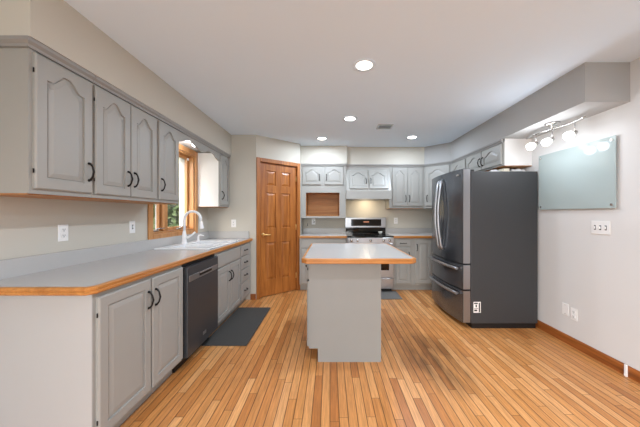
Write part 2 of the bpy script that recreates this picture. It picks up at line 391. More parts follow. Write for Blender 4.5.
for y0, y1 in ((WY0 + t_, MY0), (MY1, WY1 - t_)):
    z0, z1 = WZ0 + t_, WZ1 - t_; f = 0.035 if y0 > 2.9 else 0.02
    b = B(); b.box(-0.1, -0.065, y0 + 0.001, y0 + f, z0, z1, 0.003); b.box(-0.1, -0.065, y1 - f, y1 - 0.001, z0, z1, 0.003)
    b.box(-0.1, -0.065, y0 + f, y1 - f, z0, z0 + f, 0.003); b.box(-0.1, -0.065, y0 + f, y1 - f, z1 - f, z1, 0.003)
    sh = obj('sash', b, 'oak', win)
    obj('pane', B().box(-0.086, -0.082, y0 + f - 0.003, y1 - f + 0.003, z0 + f - 0.003, z1 - f + 0.003), 'glass', sh)
    ym = (y0 + y1) / 2
    b = B(); b.box(-0.06, -0.03, ym - 0.04, ym + 0.04, z0 + 0.001, z0 + 0.02, 0.006)
    b.tube([(-0.04, ym, z0 + 0.02), (-0.03, ym + 0.03, z0 + 0.034), (-0.025, ym + 0.085, z0 + 0.03), (-0.022, ym + 0.11, z0 + 0.035)], [0.008, 0.006, 0.005, 0.008])
    k = obj('crank', b, 'chrome', sh); k['label'] = 'grey crank handle'
    b = B(); b.box(-0.064, -0.045, y1 - 0.05, y1 - 0.02, z1 - 0.05, z1 - 0.02, 0.004)
    k = obj('latch', b, 'white', sh); k['label'] = 'white latch'

# ------------------------------------------------------------------ cabinet parts
def offset_poly(P, d):
    n = len(P); out = []
    for i in range(n):
        p, q, r = Vector(P[i - 1]), Vector(P[i]), Vector(P[(i + 1) % n])
        d0 = (q - p).normalized(); d1 = (r - q).normalized()
        n0 = Vector((-d0.y, d0.x)); n1 = Vector((-d1.y, d1.x)); m = (n0 + n1).normalized()
        out.append(q + m * d / max(0.4, m.dot(n0)))
    return out

def door_mesh(w, h, arch=0.0, fw=0.055, t=0.019):
    """raised panel door, x 0..w, z 0..h, back at y=0, front at y=-t; arch>0 gives a cathedral top"""
    bm = bmesh.new(); cont = [(fw, fw), (w - fw, fw)]; outer = [(0, 0), (w, 0)]
    zt = h - fw
    if arch > 0:
        K = 15; cont.append((w - fw, zt - arch)); outer.append((w, h))
        for i in range(1, K):
            u = i / K; x = (w - fw) - u * (w - 2 * fw); a = 1 - abs(2 * u - 1)
            s = min(1, max(0, (a - 0.16) / 0.74)); s = s * s * (3 - 2 * s)
            cont.append((x, zt - arch + arch * s)); outer.append((w - u * w, h))
        cont.append((fw, zt - arch)); outer.append((0, h))
    else:
        cont += [(w - fw, zt), (fw, zt)]; outer += [(w, h), (0, h)]
    e = 0.006
    sq = lambda P, d: [(min(max(x, d), w - d), min(max(z, d), h - d)) for x, z in P]
    loops = [[(x, 0.0, z) for x, z in outer], [(x, -t + e, z) for x, z in outer], [(x, -t, z) for x, z in sq(outer, e)], [(x, -t, z) for x, z in cont]]
    for d, dy in ((0.0012, 0.010), (0.009, 0.010), (0.0115, 0.0065), (0.036, 0.0015)):
        loops.append([(p[0], -t + dy, p[1]) for p in offset_poly(cont, d)])
    V = [[bm.verts.new(p) for p in L] for L in loops]; n = len(outer)
    for i in range(len(V) - 1):
        for k in range(n): bm.faces.new((V[i][k], V[i][(k + 1) % n], V[i + 1][(k + 1) % n], V[i + 1][k]))
    bm.faces.new(V[0]); bm.faces.new(V[-1])
    bmesh.ops.recalc_face_normals(bm, faces=bm.faces[:])
    o = B(); o.bm.free(); o.bm = bm; return o

PULL_ME = None
def pull(parent, x, z, vert=True):
    """bowed dark pull with leaf shaped ends"""
    global PULL_ME
    if PULL_ME is None:
        b = B(); L_ = 0.052
        pts = [(0, 0, -L_), (0, -0.012, -L_ * 0.93), (0, -0.024, -L_ * 0.6), (0, -0.032, 0), (0, -0.024, L_ * 0.6), (0, -0.012, L_ * 0.93), (0, 0, L_)]
        b.tube(pts, [0.009, 0.0065, 0.005, 0.006, 0.005, 0.0065, 0.009], 8)
        o = obj('handle', b, 'pull', parent); PULL_ME = o.data
    else:
        o = bpy.data.objects.new('handle', PULL_ME); COL.objects.link(o); o.parent = parent
    o.location = (x, -0.0185, z); o.rotation_euler = (0, 0 if vert else PI / 2, 0)
    o['label'] = 'dark bronze pull'
    return o
def hinges(parent, x, h):
    for z in (0.09, h - 0.09):
        obj('hinge', B().tube([(x, -0.012, z - 0.011), (x, -0.012, z + 0.011)], 0.0032, 8), 'pull', parent)['label'] = 'dark hinge'

def add_door(cab, x0, x1, z0, z1, side=None, arch=0.0, hz='low', fw=0.055, y=0.0, hinge=False, rx=0.0):
    """side: which edge carries the handle"""
    w, h = x1 - x0, z1 - z0
    d = obj('door', door_mesh(w, h, arch, fw), 'cab', cab, (x0, y, z0), (rx, 0, 0))
    if side:
        hx = 0.028 if side == 'L' else w - 0.028
        zz = {'low': min(0.13, h * 0.4), 'high': h - 0.13, 'mid': h * 0.42}[hz]
        pull(d, hx, zz)
        if hinge: hinges(d, w + 0.004 if side == 'L' else -0.004, h)
    return d
def add_drawer(cab, x0, x1, z0, z1, handle=True):
    w, h = x1 - x0, z1 - z0
    b = B(); b.box(0, w, -0.019, 0, 0, h, 0.006, 2)
    d = obj('drawer', b, 'cab', cab, (x0, 0, z0))
    if handle: pull(d, w / 2, h / 2, False)
    return d
def base_body(cab, w, dep=0.61, m='cab', z1=0.871, toe=0.105):
    b = B(); b.prism([(0, toe), (0, z1), (dep, z1), (dep, 0), (0.075, 0), (0.075, toe)], 0.0005, w - 0.0005, 'X')
    return obj('body', b, m, cab)
def upper_body(cab, w, z0, z1=2.1, dep=0.31, crown=True, ends=()):
    b = B(); b.box(0.0005, w - 0.0005, 0, dep, z0, z1)
    o = obj('body', b, 'cab', cab)
    u = obj('underside', B().box(0.002, w - 0.002, 0.012, dep, z0 - 0.006, z0 - 0.0005), 'oakx', cab); u['label'] = 'unpainted oak underside'
    if crown: crown_piece(cab, [(0.0005, 0), (w - 0.0005, 0)], ends, dep)
    return o
CP = [(0.0, 2.094), (0.012, 2.094), (0.014, 2.108), (0.026, 2.120), (0.028, 2.137), (0.0, 2.137)]
def crown_piece(cab, path, ends=(), dep=0.31):
    p = list(path)
    if 'L' in ends: p = [(p[0][0], dep)] + p
    if 'R' in ends: p = p + [(p[-1][0], dep)]
    b = B().sweep(p, CP)
    # cap that closes the top of the cabinet up to the soffit
    obj('crown_moulding', b, 'crown', cab)
    return b

# ------------------------------------------------------------------ left run: base cabinets
RZ = PI / 2
FX = -1.18
def left_base(y0, label): return thing('base_cabinet', label, 'cabinet', (FX, y0, 0), RZ, 'left wall base cabinets')
c = left_base(1.333, 'grey base cabinet with two raised panel doors at the near end of the left counter')
w = 0.797; base_body(c, w, 0.62)
e = obj('end_panel', B().prism([(0, 0.105), (0, 0.871), (0.62, 0.871), (0.62, 0), (0.075, 0), (0.075, 0.105)], -0.006, 0.0, 'X'), 'cabend', c); e['label'] = 'pale end panel'
add_door(c, 0.016, 0.41, 0.125, 0.846, 'R', 0, 'high', hinge=True)
add_door(c, 0.424, 0.788, 0.125, 0.846, 'L', 0, 'high', hinge=True)
c = left_base(2.742, 'grey sink base cabinet with two doors under the window, beyond the dishwasher')
w = 0.76; base_body(c, w, 0.62, z1=0.70)
b = B(); b.box(0.0005, w - 0.0005, 0, 0.02, 0.70, 0.871); obj('face_rail', b, 'cab', c)
add_drawer(c, 0.012, w - 0.025, 0.705, 0.848, False)['label'] = 'blank false front'
add_door(c, 0.012, 0.37, 0.125, 0.685, 'R', 0, 'high'); add_door(c, 0.38, w - 0.025, 0.125, 0.685, 'L', 0, 'high')
c = left_base(3.503, 'narrow grey base cabinet of four drawers beside the oak door')
w = 0.474; base_body(c, w, 0.62)
for z0, z1 in ((0.71, 0.848), (0.535, 0.695), (0.36, 0.52), (0.125, 0.345)): add_drawer(c, 0.012, 0.35, z0, z1)

# dishwasher
d = thing('dishwasher', 'dark grey built-in dishwasher between grey cabinets on the left', 'dishwasher', (FX, 2.134, 0), RZ)
w = 0.604
obj('tub', B().box(0.004, w - 0.004, 0.002, 0.58, 0.1, 0.862), 'black', d)
obj('toe_kick', B().box(0.004, w - 0.004, 0.06, 0.58, 0.0, 0.098), 'black', d)
dd = obj('door', B().box(0.012, w - 0.008, -0.04, 0.0, 0.11, 0.838, 0.006, 2), 'dwss', d)
cp = obj('control_strip', B().box(0.03, w - 0.03, -0.0435, -0.0405, 0.715, 0.765, 0.001), 'ss', dd)
b = B(); b.box(0.2, 0.44, -0.0455, -0.044, 0.73, 0.765); obj('pocket_handle', b, 'black', dd)
b = B(); b.box(0.20, 0.44, -0.056, -0.046, 0.752, 0.766, 0.003); obj('grip', b, 'ss', dd)
b = B(); b.box(0.27, 0.33, -0.0425, -0.0402, 0.18, 0.21, 0.0008); obj('badge', b, 'ss', dd)['label'] = 'small silver badge'

# left countertop with sink cut-out
SY0, SY1, SX0, SX1 = 2.70, 3.52, -1.755, -1.225
ct = thing('countertop', 'long pale grey laminate countertop with oak front edge along the left wall', 'countertop', (0, 0, 0.872))
z0, z1 = 0.0, 0.038
EI = -1.172
b = B(); b.prism([(XL + 0.0215, 1.311), (-1.19, 1.311), (EI, 1.334), (EI, SY0), (XL + 0.0215, SY0)], z0, z1)
b.box(XL + 0.0215, SX0, SY0, SY1, z0, z1); b.box(SX1, EI, SY0, SY1, z0, z1); b.box(XL + 0.0215, EI, SY1, 3.977, z0, z1)
obj('slab', b, 'lam', ct)
EP = [(0.0005, 0.0), (0.017, 0.0), (0.022, 0.006), (0.022, 0.015), (0.019, 0.018), (0.022, 0.022), (0.022, 0.033), (0.017, 0.0385), (0.0005, 0.0385)]
ed = obj('oak_edge', B().sweep([(XL + 0.003, 1.311), (-1.19, 1.311), (EI, 1.334), (EI, 3.977)], EP), 'oaky', ct); ed['label'] = 'oak edge strip'
obj('backsplash', B().box(XL + 0.001, XL + 0.021, 1.311, 3.977, z0, 0.142, 0.003).box(XL + 0.0215, -1.2, 3.957, 3.977, 0.0385, 0.142, 0.003), 'lam', ct)

# sink
sk_ = thing('sink', 'white drop-in double bowl sink set in the counter under the window', 'sink', ((SX0 + SX1) / 2, (SY0 + SY1) / 2, 0.911))
hx, hy = (SX1 - SX0) / 2 + 0.012, (SY1 - SY0) / 2 + 0.012
b = B()
for s in (-1, 1):
    b.box(-hx, hx, s * (hy - 0.045) - 0.045 + (0.0), s * (hy - 0.045) + 0.045, 0.0, 0.012, 0.004, 2)
b.box(-hx, -hx + 0.1, -hy + 0.02, hy - 0.02, 0, 0.0118, 0.004, 2); b.box(hx - 0.055, hx, -hy + 0.02, hy - 0.02, 0, 0.0118, 0.004, 2)
b.box(-hx + 0.05, hx - 0.02, -0.025, 0.025, -0.02, 0.0105, 0.004, 2)
obj('rim', b, 'enamel', sk_)
for y0, y1 in ((-hy + 0.075, -0.02), (0.02, hy - 0.075)):
    b = B(); ax0, ax1, t = -hx + 0.09, hx - 0.045, 0.008
    b.box(ax0, ax1, y0, y1, -0.19, -0.182); b.box(ax0, ax0 + t, y0, y1, -0.182, -0.0005); b.box(ax1 - t, ax1, y0, y1, -0.182, -0.0005)
    b.box(ax0 + t, ax1 - t, y0, y0 + t, -0.182, -0.0005); b.box(ax0 + t, ax1 - t, y1 - t, y1, -0.182, -0.0005)
    bo = obj('bowl', b, 'enamel', sk_)
    obj('drain', B().lathe([(0.04, 0), (0.042, 0.003), (0.03, 0.003), (0.028, 0.001)], ((ax0 + ax1) / 2, (y0 + y1) / 2, -0.182)), 'chrome', bo)
# faucet
fa = thing('faucet', 'white gooseneck pull-down faucet standing behind the sink', 'faucet', (-1.69, 3.11, 0.9235))
obj('base', B().lathe([(0.036, 0), (0.036, 0.008), (0.026, 0.02), (0.024, 0.06), (0.026, 0.09), (0.02, 0.12), (0.0155, 0.15)]), 'enamel', fa)
pts = [(0, 0, 0.15), (0, 0, 0.28)] + [(0.095 - 0.095 * math.cos(a), 0, 0.28 + 0.095 * math.sin(a)) for a in [PI * k / 12 for k in range(1, 12)]] + [(0.192, 0, 0.265)]
obj('spout', B().tube(pts, 0.0145, 14), 'enamel', fa)
obj('spray_head', B().lathe([(0.016, 0), (0.018, 0.03), (0.023, 0.075), (0.023, 0.085), (0.018, 0.088)], (0.1925, 0, 0.262), (0.13, 0, -1)), 'enamel', fa)
obj('lever', B().tube([(0.02, 0, 0.07), (0.045, 0, 0.075), (0.085, 0.0, 0.10), (0.125, 0.0, 0.135)], [0.016, 0.014, 0.009, 0.011], 10), 'enamel', fa)
so = thing('soap_dispenser', 'white soap dispenser pump right of the white faucet', 'soap dispenser', (-1.67, 3.40, 0.9235))
obj('base', B().lathe([(0.024, 0), (0.024, 0.006), (0.014, 0.012), (0.012, 0.05), (0.014, 0.052), (0.014, 0.06)]), 'enamel', so)
obj('pump_spout', B().tube([(0, 0, 0.06), (0, 0, 0.075), (0.03, 0, 0.08), (0.07, 0, 0.07)], [0.007, 0.009, 0.007, 0.005]), 'enamel', so)

# ------------------------------------------------------------------ left run: wall cabinets
UX, UZ = -1.50, 1.37
def left_upper(y0, label): return thing('wall_cabinet', label, 'cabinet', (UX, y0, 0), RZ, 'left wall upper cabinets')
UD = 0.309
c = left_upper(1.333, 'single door grey wall cabinet nearest the camera on the left wall')
upper_body(c, 0.35, UZ, dep=UD, ends=('L',)); add_door(c, 0.016, 0.341, 1.395, 2.082, 'R', 0.06, 'low', hinge=True)
c = left_upper(1.684, 'two door grey wall cabinet second along the left wall')
upper_body(c, 0.63, UZ, dep=UD); add_door(c, 0.012, 0.311, 1.395, 2.082, 'R', 0.06, hinge=True); add_door(c, 0.319, 0.61, 1.395, 2.082, 'L', 0.06)
c = left_upper(2.315, 'single door grey wall cabinet just left of the window')
upper_body(c, 0.328, UZ, dep=UD); add_door(c, 0.016, 0.316, 1.395, 2.082, 'L', 0.06)
c = left_upper(3.632, 'narrow grey wall cabinet right of the window in the far left corner')
upper_body(c, 0.345, UZ, dep=UD); add_door(c, 0.016, 0.31, 1.395, 2.082, 'L', 0.06)
s_ = obj('side_panel', B().box(-0.003, 0.0, 0.012, UD, UZ, 2.093), 'cabin', c); s_['label'] = 'white side panel facing the window'
va = thing('valance', 'grey scalloped valance board over the window between wall cabinets', 'valance', (UX, 2.644, 0), RZ)
L_ = 0.986; poly = [(0, 2.094), (L_, 2.094)]
for i in range(41):
    u = 1 - i / 40; 
    z = 2.025 - 0.028 * math.cos(4 * PI * u) - 0.012 * max(0, abs(2 * u - 1) ** 8)
    poly.append((u * L_, z))
obj('board', B().prism([(p[0], p[1]) for p in poly], 0.0, 0.018, 'Y'), 'cab', va)
crown_piece(va, [(0.0005, 0), (L_ - 0.0005, 0)])
struct(obj('added_bright_panel', B().box(XL + 0.001, UX - 0.02, 2.646, 3.626, ZS - 0.012, ZS - 0.001), 'white'))  # white panel added so the soffit underside over the sink looks lit
sl = thing('added_sink_light', 'small frosted globe light added unseen behind the scalloped valance to brighten the sink', 'light', (UX - 0.075, 3.13, ZS - 0.0125))  # added lamp, hidden from view, brightens the soffit underside and sink
obj('base', B().lathe([(0.04, 0), (0.04, -0.01), (0.02, -0.016), (0.018, -0.022)]), 'chrome', sl)
obj('globe', B().lathe([(0.014, -0.0222), (0.026, -0.03), (0.032, -0.048), (0.026, -0.068), (0.001, -0.078)]), 'shade', sl)
l = bpy.data.lights.new('bulb', 'POINT'); l.energy = 1.8; l.shadow_soft_size = 0.03; l.color = (0.95, 1.0, 1.05)
o = bpy.data.objects.new('bulb', l); COL.objects.link(o); o.parent = sl; o.location = (-0.05, 0, -0.085)

# ------------------------------------------------------------------ back run
FY = 4.42
c = thing('base_cabinet', 'grey base cabinet below the open cubby, left of the range', 'cabinet', (-0.502, FY, 0), 0, 'back wall base cabinets')
w = 0.776; base_body(c, w, 0.60)
add_drawer(c, 0.03, w - 0.03, 0.71, 0.848); add_door(c, 0.03, 0.383, 0.125, 0.695, 'R', 0, 'high'); add_door(c, 0.393, w - 0.03, 0.125, 0.695, 'L', 0, 'high')
c = thing('base_cabinet', 'grey base cabinet with one drawer and doors, right of the range', 'cabinet', (1.04, FY, 0), 0, 'back wall base cabinets')
w = 0.66; base_body(c, w, 0.60)
add_drawer(c, 0.045, 0.285, 0.735, 0.848); add_door(c, 0.045, 0.285, 0.125, 0.72, 'R', 0, 'high', 0.05); add_door(c, 0.362, 0.63, 0.125, 0.848, 'L', 0, 'high', 0.055)
c = thing('corner_cabinet', 'plain grey corner base cabinet hidden behind the refrigerator', 'cabinet', (1.702, FY, 0), 0)
base_body(c, 0.626, 0.60); add_door(c, 0.05, 0.57, 0.125, 0.846, 'L', 0, 'high')
for x0, x1, lab in ((-0.5035, 0.2765, 'short pale countertop with oak edge under the open cubby, left of the range'), (1.0385, XR - 0.001, 'pale countertop with oak edge in the back right corner, right of the range')):
    t = thing('countertop', lab, 'countertop', (0, 0, 0.872), 0, 'back wall countertops')
    obj('slab', B().box(x0, x1, FY - 0.008, YB - 0.022, 0, 0.038), 'lam', t)
    e = obj('oak_edge', B().sweep([(x0, FY - 0.008), (x1, FY - 0.008)], EP), 'oakx', t); e['label'] = 'oak edge strip'
    obj('backsplash', B().box(x0, x1, YB - 0.021, YB - 0.001, 0, 0.135, 0.003), 'lam', t)

# open cubby cabinet (microwave shelf)
c = thing('wall_cabinet', 'tall grey wall cabinet with an open oak lined cubby, beside the oak door', 'cabinet', (-0.5035, 4.65, 0), 0)
w = 0.778; dep = 0.379; nx0, nx1, nz0, nz1 = 0.085, 0.668, 1.245, 1.64
b = B(); b.box(0.0005, w, 0, dep, nz1 + 0.02, 2.1); b.box(0.0005, nx0, 0, dep, 1.2, nz1 + 0.02); b.box(nx1, w, 0, dep, 1.2, nz1 + 0.02)
b.box(nx0, nx1, 0, dep, 1.2, nz0 - 0.012); b.box(nx0, nx1, 0, 0.019, nz1, nz1 + 0.02)
obj('body', b, 'cab', c)
b = B(); b.box(nx0 + 0.001, nx1 - 0.001, dep - 0.02, dep - 0.005, nz0, nz1); b.box(nx0 + 0.0005, nx0 + 0.004, 0.019, dep - 0.02, nz0, nz1); b.box(nx1 - 0.004, nx1 - 0.0005, 0.019, dep - 0.02, nz0, nz1)
b.box(nx0 + 0.0005, nx1 - 0.0005, 0.003, dep - 0.02, nz0 - 0.011, nz0 - 0.0005); b.box(nx0 + 0.0005, nx1 - 0.0005, 0.02, dep - 0.02, nz1 + 0.001, nz1 + 0.019)
o = obj('cubby_lining', b, 'oakin', c); o['label'] = 'bare oak cubby lining'
crown_piece(c, [(0.0005, 0), (w, 0)])
add_door(c, 0.025, 0.35, 1.775, 2.085, 'R', 0.055, 'mid', 0.048); add_door(c, 0.412, 0.737, 1.775, 2.085, 'L', 0.055, 'mid', 0.048)

# range hood cabinet
c = thing('range_hood', 'grey wooden range hood with slanted front and two small doors above the range', 'range hood', (0.2765, 4.70, 0), 0)
w = 0.76
b = B(); b.prism([(0, 2.1), (0, 2.05), (-0.19, 1.67), (-0.19, 1.53), (-0.17, 1.53), (-0.17, 1.60), (0.30, 1.60), (0.30, 1.53), (0.328, 1.53), (0.328, 2.1)], 0.018, w - 0.018, 'X')
for xa, xb in ((0.0005, 0.0175), (w - 0.0175, w - 0.0005)):
    b.prism([(0, 2.1), (0, 2.05), (-0.19, 1.67), (-0.19, 1.52), (0.328, 1.52), (0.328, 2.1)], xa, xb, 'X')
obj('body', b, 'cab', c)
b = B(); b.box(0.0, w, -0.196, -0.1905, 1.52, 1.665, 0.002); obj('apron', b, 'cab', c)
ang = math.atan2(0.19, 0.38)
for xa, xb, sd in ((0.05, 0.368, 'R'), (0.392, 0.71, 'L')):
    dh = 0.375; nz = Vector((0, -math.cos(ang), math.sin(ang)))
    d_ = add_door(c, xa, xb, 0, dh, sd, 0.055, 'mid', 0.048)
    d_.location = (xa, -0.19 + 0.0, 1.69); 
    d_.location = Vector((xa, -0.19 + 0.02 * math.sin(ang), 1.67 + 0.02 * math.cos(ang)))
    d_.rotation_euler = (-ang, 0, 0)
crown_piece(c, [(0.0005, 0), (w - 0.0005, 0)])
hl = obj('hood_lamp', B().lathe([(0.05, 0), (0.05, -0.006), (0.04, -0.012), (0.001, -0.013)], (w / 2, 0.05, 1.599)), 'hoodlens', c)
HL = bpy.data.lights.new('hood_bulb', 'AREA'); HL.shape = 'DISK'; HL.size = 0.1; HL.energy = 2.0; HL.color = (1, 0.82, 0.58)
ho = bpy.data.objects.new('hood_bulb', HL); COL.objects.link(ho); ho.parent = c; ho.location = (w / 2, 0.12, 1.575)

# upper cabinets right of the hood and in the corner
c = thing('wall_cabinet', 'two door grey wall cabinet right of the range hood', 'cabinet', (1.0385, 4.70, 0), 0)
upper_body(c, 0.615, UZ, dep=0.328); add_door(c, 0.05, 0.312, 1.41, 2.08, 'R', 0.06, fw=0.052); add_door(c, 0.32, 0.585, 1.41, 2.08, 'L', 0.06, fw=0.052)
c = thing('corner_cabinet', 'diagonal grey corner wall cabinet behind the refrigerator', 'cabinet', (1.655, 4.70, 0), 0)
cp_ = [(0.0005, 0.328), (0.0005, 0), (0.345, -0.30), (0.673, -0.30), (0.673, 0.328)]
obj('body', B().prism(cp_, UZ, 2.1), 'cab', c)
crown_piece(c, [(0.0005, 0), (0.345, -0.30)])
cl = math.hypot(0.345, 0.30); ca = math.atan2(-0.30, 0.345)
d_ = obj('door', door_mesh(cl - 0.06, 0.67, 0.06), 'cab', c, (0.03 * math.cos(ca), 0.03 * math.sin(ca), 1.41), (0, 0, ca)); pull(d_, 0.028, 0.13)
# right wall: rz = -90deg, local x runs towards the camera
c = thing('wall_cabinet', 'single door grey wall cabinet on the right wall behind the refrigerator', 'cabinet', (2.0, 4.3985, 0), -PI / 2)
upper_body(c, 0.478, UZ, dep=0.328); add_door(c, 0.02, 0.458, 1.395, 2.082, 'L', 0.06)
c = thing('wall_cabinet', 'short grey cabinet with two doors mounted above the refrigerator', 'cabinet', (2.0, 3.919, 0), -PI / 2)
w = 0.829; b = B(); b.box(0.0005, w, 0, 0.328, 1.83, 2.1); obj('body', b, 'cab', c)
u = obj('underside', B().box(0.002, w - 0.002, 0.02, 0.327, 1.822, 1.8295), 'oakx', c); u['label'] = 'unpainted oak underside'
e = obj('end_panel', B().box(w + 0.0005, w + 0.004, 0.012, 0.328, 1.828, 2.137), 'cabin', c); e['label'] = 'white end panel'
crown_piece(c, [(0.0005, 0), (w, 0)])
add_door(c, 0.02, 0.405, 1.845, 2.085, 'R', 0.05, 'mid', 0.045); add_door(c, 0.415, 0.81, 1.845, 2.085, 'L', 0.05, 'mid', 0.045)

# ------------------------------------------------------------------ range
r = thing('range', 'freestanding stainless electric range with black cooktop against the back wall', 'range', (0.279, 4.37, 0), 0)
w = 0.756
obj('body', B().box(0, w, 0.0, 0.63, 0.05, 0.885), 'ss', r)
obj('plinth', B().box(0.02, w - 0.02, 0.05, 0.6, 0.0, 0.049), 'black', r)
ck = obj('cooktop', B().box(0.0, w, -0.03, 0.575, 0.886, 0.913, 0.004), 'blackglass', r)
for bx, by, br in ((0.2, 0.13, 0.105), (0.56, 0.13, 0.085), (0.2, 0.42, 0.08), (0.56, 0.42, 0.105)):
    b = B(); b.lathe([(br, 0), (br, 0.0006), (br - 0.004, 0.0006), (br - 0.004, 0)], (bx, by, 0.9132), seg=32)
    obj('burner_ring', b, 'ink', ck)
bgd = obj('backguard', B().box(0, w, 0.58, 0.65, 1.02, 1.206, 0.006).box(0.01, w - 0.01, 0.585, 0.65, 0.9, 1.0195), 'ss', r)
obj('lower_trim', B().box(0.012, w - 0.012, 0.577, 0.5845, 0.914, 1.019), 'blackglass', bgd)
obj('control_panel', B().box(0.11, w - 0.09, 0.574, 0.5795, 1.05, 1.175, 0.002), 'blackglass', bgd)
obj('clock_display', B().box(0.34, 0.44, 0.572, 0.5738, 1.115, 1.135), 'display', bgd)
obj('front_panel', B().box(0.005, w - 0.005, -0.03, -0.001, 0.80, 0.884, 0.003), 'ss', r)
for kx in (0.07, 0.17, 0.378, 0.586, 0.686):
    obj('knob', B().lathe([(0.022, 0), (0.021, 0.02), (0.017, 0.028), (0.001, 0.028)], (kx, -0.0305, 0.843), (0, -1, 0)), 'chrome', r)
dr = obj('oven_door', B().box(0.008, w - 0.008, -0.04, -0.001, 0.245, 0.79, 0.004), 'ss', r)
obj('window', B().box(0.08, w - 0.08, -0.043, -0.0405, 0.36, 0.67, 0.001), 'blackglass', dr)
b = B(); b.tube([(0.05, -0.085, 0.745), (w - 0.05, -0.085, 0.745)], 0.012)
for hx_ in (0.08, w - 0.08): b.tube([(hx_, -0.0405, 0.745), (hx_, -0.085, 0.745)], 0.008)
obj('handle', b, 'ss', dr)
obj('drawer', B().box(0.008, w - 0.008, -0.04, -0.001, 0.06, 0.23, 0.004), 'ss', r)
tag(obj('small_bowl', B().lathe([(0.012, 0), (0.02, 0.004), (0.034, 0.03), (0.036, 0.042), (0.033, 0.042), (0.03, 0.03), (0.015, 0.008), (0.001, 0.007)]), 'white', None, (0.90, 4.80, 0.9142)), 'small pale dish at the right rear of the black cooktop', 'dish')

# ------------------------------------------------------------------ island
il = thing('island_cabinet', 'grey kitchen island base standing in the middle of the oak floor', 'island', (-0.18, 2.295, 0), 0)
obj('body', B().prism([(0.0, 0.116), (0.0, 0.868), (0.617, 0.868), (0.617, 0), (0.076, 0), (0.076, 0.116)], 0.006, 0.985, 'Y'), 'isl', il)
obj('end_panel', B().prism([(0.004, 0.116), (0.004, 0.868), (0.617, 0.868), (0.617, 0), (0.076, 0), (0.076, 0.116)], 0.0, 0.0055, 'Y'), 'isl', il)
for y0 in (0.02, 0.50):
    d_ = obj('door', door_mesh(0.46, 0.56), 'isl', il, (-0.0005, y0 + 0.46, 0.125), (0, 0, -PI / 2)); pull(d_, 0.43 if y0 > 0.3 else 0.03, 0.45)
    b = B().box(0, 0.46, -0.019, 0, 0, 0.14, 0.006, 2); d_ = obj('drawer', b, 'isl', il, (-0.0005, y0 + 0.46, 0.705), (0, 0, -PI / 2)); pull(d_, 0.23, 0.07, False)
    hinges(il.children[-2], 0.464 if y0 < 0.3 else -0.004, 0.56)
it = thing('island_countertop', 'pale grey laminate island top with oak edge overhanging the grey base', 'countertop', (0, 0, 0.870))
def clip(x0, x1, y0, y1, c):
    return [(x0 + c, y0), (x1 - c, y0), (x1, y0 + c), (x1, y1 - c), (x1 - c, y1), (x0 + c, y1), (x0, y1 - c), (x0, y0 + c)]
ip = clip(-0.21, 0.682, 2.168, 3.29, 0.03)
obj('slab', B().prism(ip, 0, 0.038), 'lam', it)
e = obj('oak_edge', B().sweep(ip, [(o, z - 0.003 if z < 0.01 else z) for o, z in EP], True), 'oakx', it); e['label'] = 'oak edge strip'

# ------------------------------------------------------------------ refrigerator
f = thing('refrigerator', 'dark grey french door refrigerator standing against the right wall', 'refrigerator', (1.562, 3.88, 0), -PI / 2)
FW = 0.91
obj('body', B().box(0, FW, 0, 0.74, 0.055, 1.742, 0.006, 2), 'fside', f)
obj('base_grille', B().box(0.02, FW - 0.004, 0.012, 0.72, 0.0, 0.054), 'black', f)
fr_y = lambda x: -0.088 - 0.045 * (1 - ((x - FW / 2) / (FW / 2)) ** 2)
def fdoor(x0, x1, z0, z1, name):
    n = 12; pl = [(x0 + (x1 - x0) * i / n, fr_y(x0 + (x1 - x0) * i / n)) for i in range(n + 1)]
    poly = [(x0, -0.006)] + pl + [(x1, -0.006)]
    return obj(name, B().prism(poly, z0, z1, 'Z', 0.004), 'bss', f)
def side_strip(parent, z0, z1):
    o = obj('edge_trim', B().box(FW + 0.0005, FW + 0.003, -0.086, -0.008, z0, z1, 0.001), 'doorss', parent); o['label'] = 'silver door edge'
d1 = fdoor(0.0, 0.453, 0.715, 1.772, 'door'); d2 = fdoor(0.457, FW, 0.715, 1.772, 'door')
q1 = fdoor(0.0, FW, 0.428, 0.705, 'drawer'); q2 = fdoor(0.0, FW, 0.06, 0.418, 'drawer')
side_strip(d2, 0.72, 1.767); side_strip(q1, 0.433, 0.70); side_strip(q2, 0.065, 0.413)
for dd_, hx_ in ((d1, 0.41), (d2, 0.50)):
    y0 = fr_y(hx_); pts = [(hx_, y0 + 0.002, 0.83), (hx_, y0 - 0.02, 0.85)]
    for i in range(11):
        u = i / 10; pts.append((hx_, y0 - 0.03 - 0.038 * math.sin(PI * u), 0.87 + 0.785 * u))
    pts += [(hx_, y0 - 0.02, 1.675), (hx_, y0 + 0.002, 1.695)]
    o = obj('handle', B().tube(pts, 0.016, 10), 'ss', dd_); o['label'] = 'silver bowed handle'
for q, z in ((q1, 0.655), (q2, 0.375)):
    pts = [(0.06 + 0.79 * i / 12, fr_y(0.06 + 0.79 * i / 12) - 0.032, z) for i in range(13)]
    b = B(); b.tube(pts, 0.016, 10)
    for hx_ in (0.08, 0.83): b.tube([(hx_, fr_y(hx_) - 0.001, z), (hx_, fr_y(hx_) - 0.03, z)], 0.012)
    o = obj('handle', b, 'ss', q); o['label'] = 'silver bar handle'
obj('badge', B().box(0.80, 0.85, fr_y(0.825) - 0.010, fr_y(0.825) + 0.004, 1.70, 1.72, 0.001), 'chrome', d2)
b = B(); b.box(FW - 0.10, FW - 0.02, -0.05, 0.05, 1.7425, 1.765, 0.004); obj('hinge_cover', b, 'black', f)
stk = obj('sticker', B().box(FW + 0.0004, FW + 0.0012, 0.028, 0.108, 0.175, 0.295), 'white', f); stk['label'] = 'white paper sticker'
b = B()
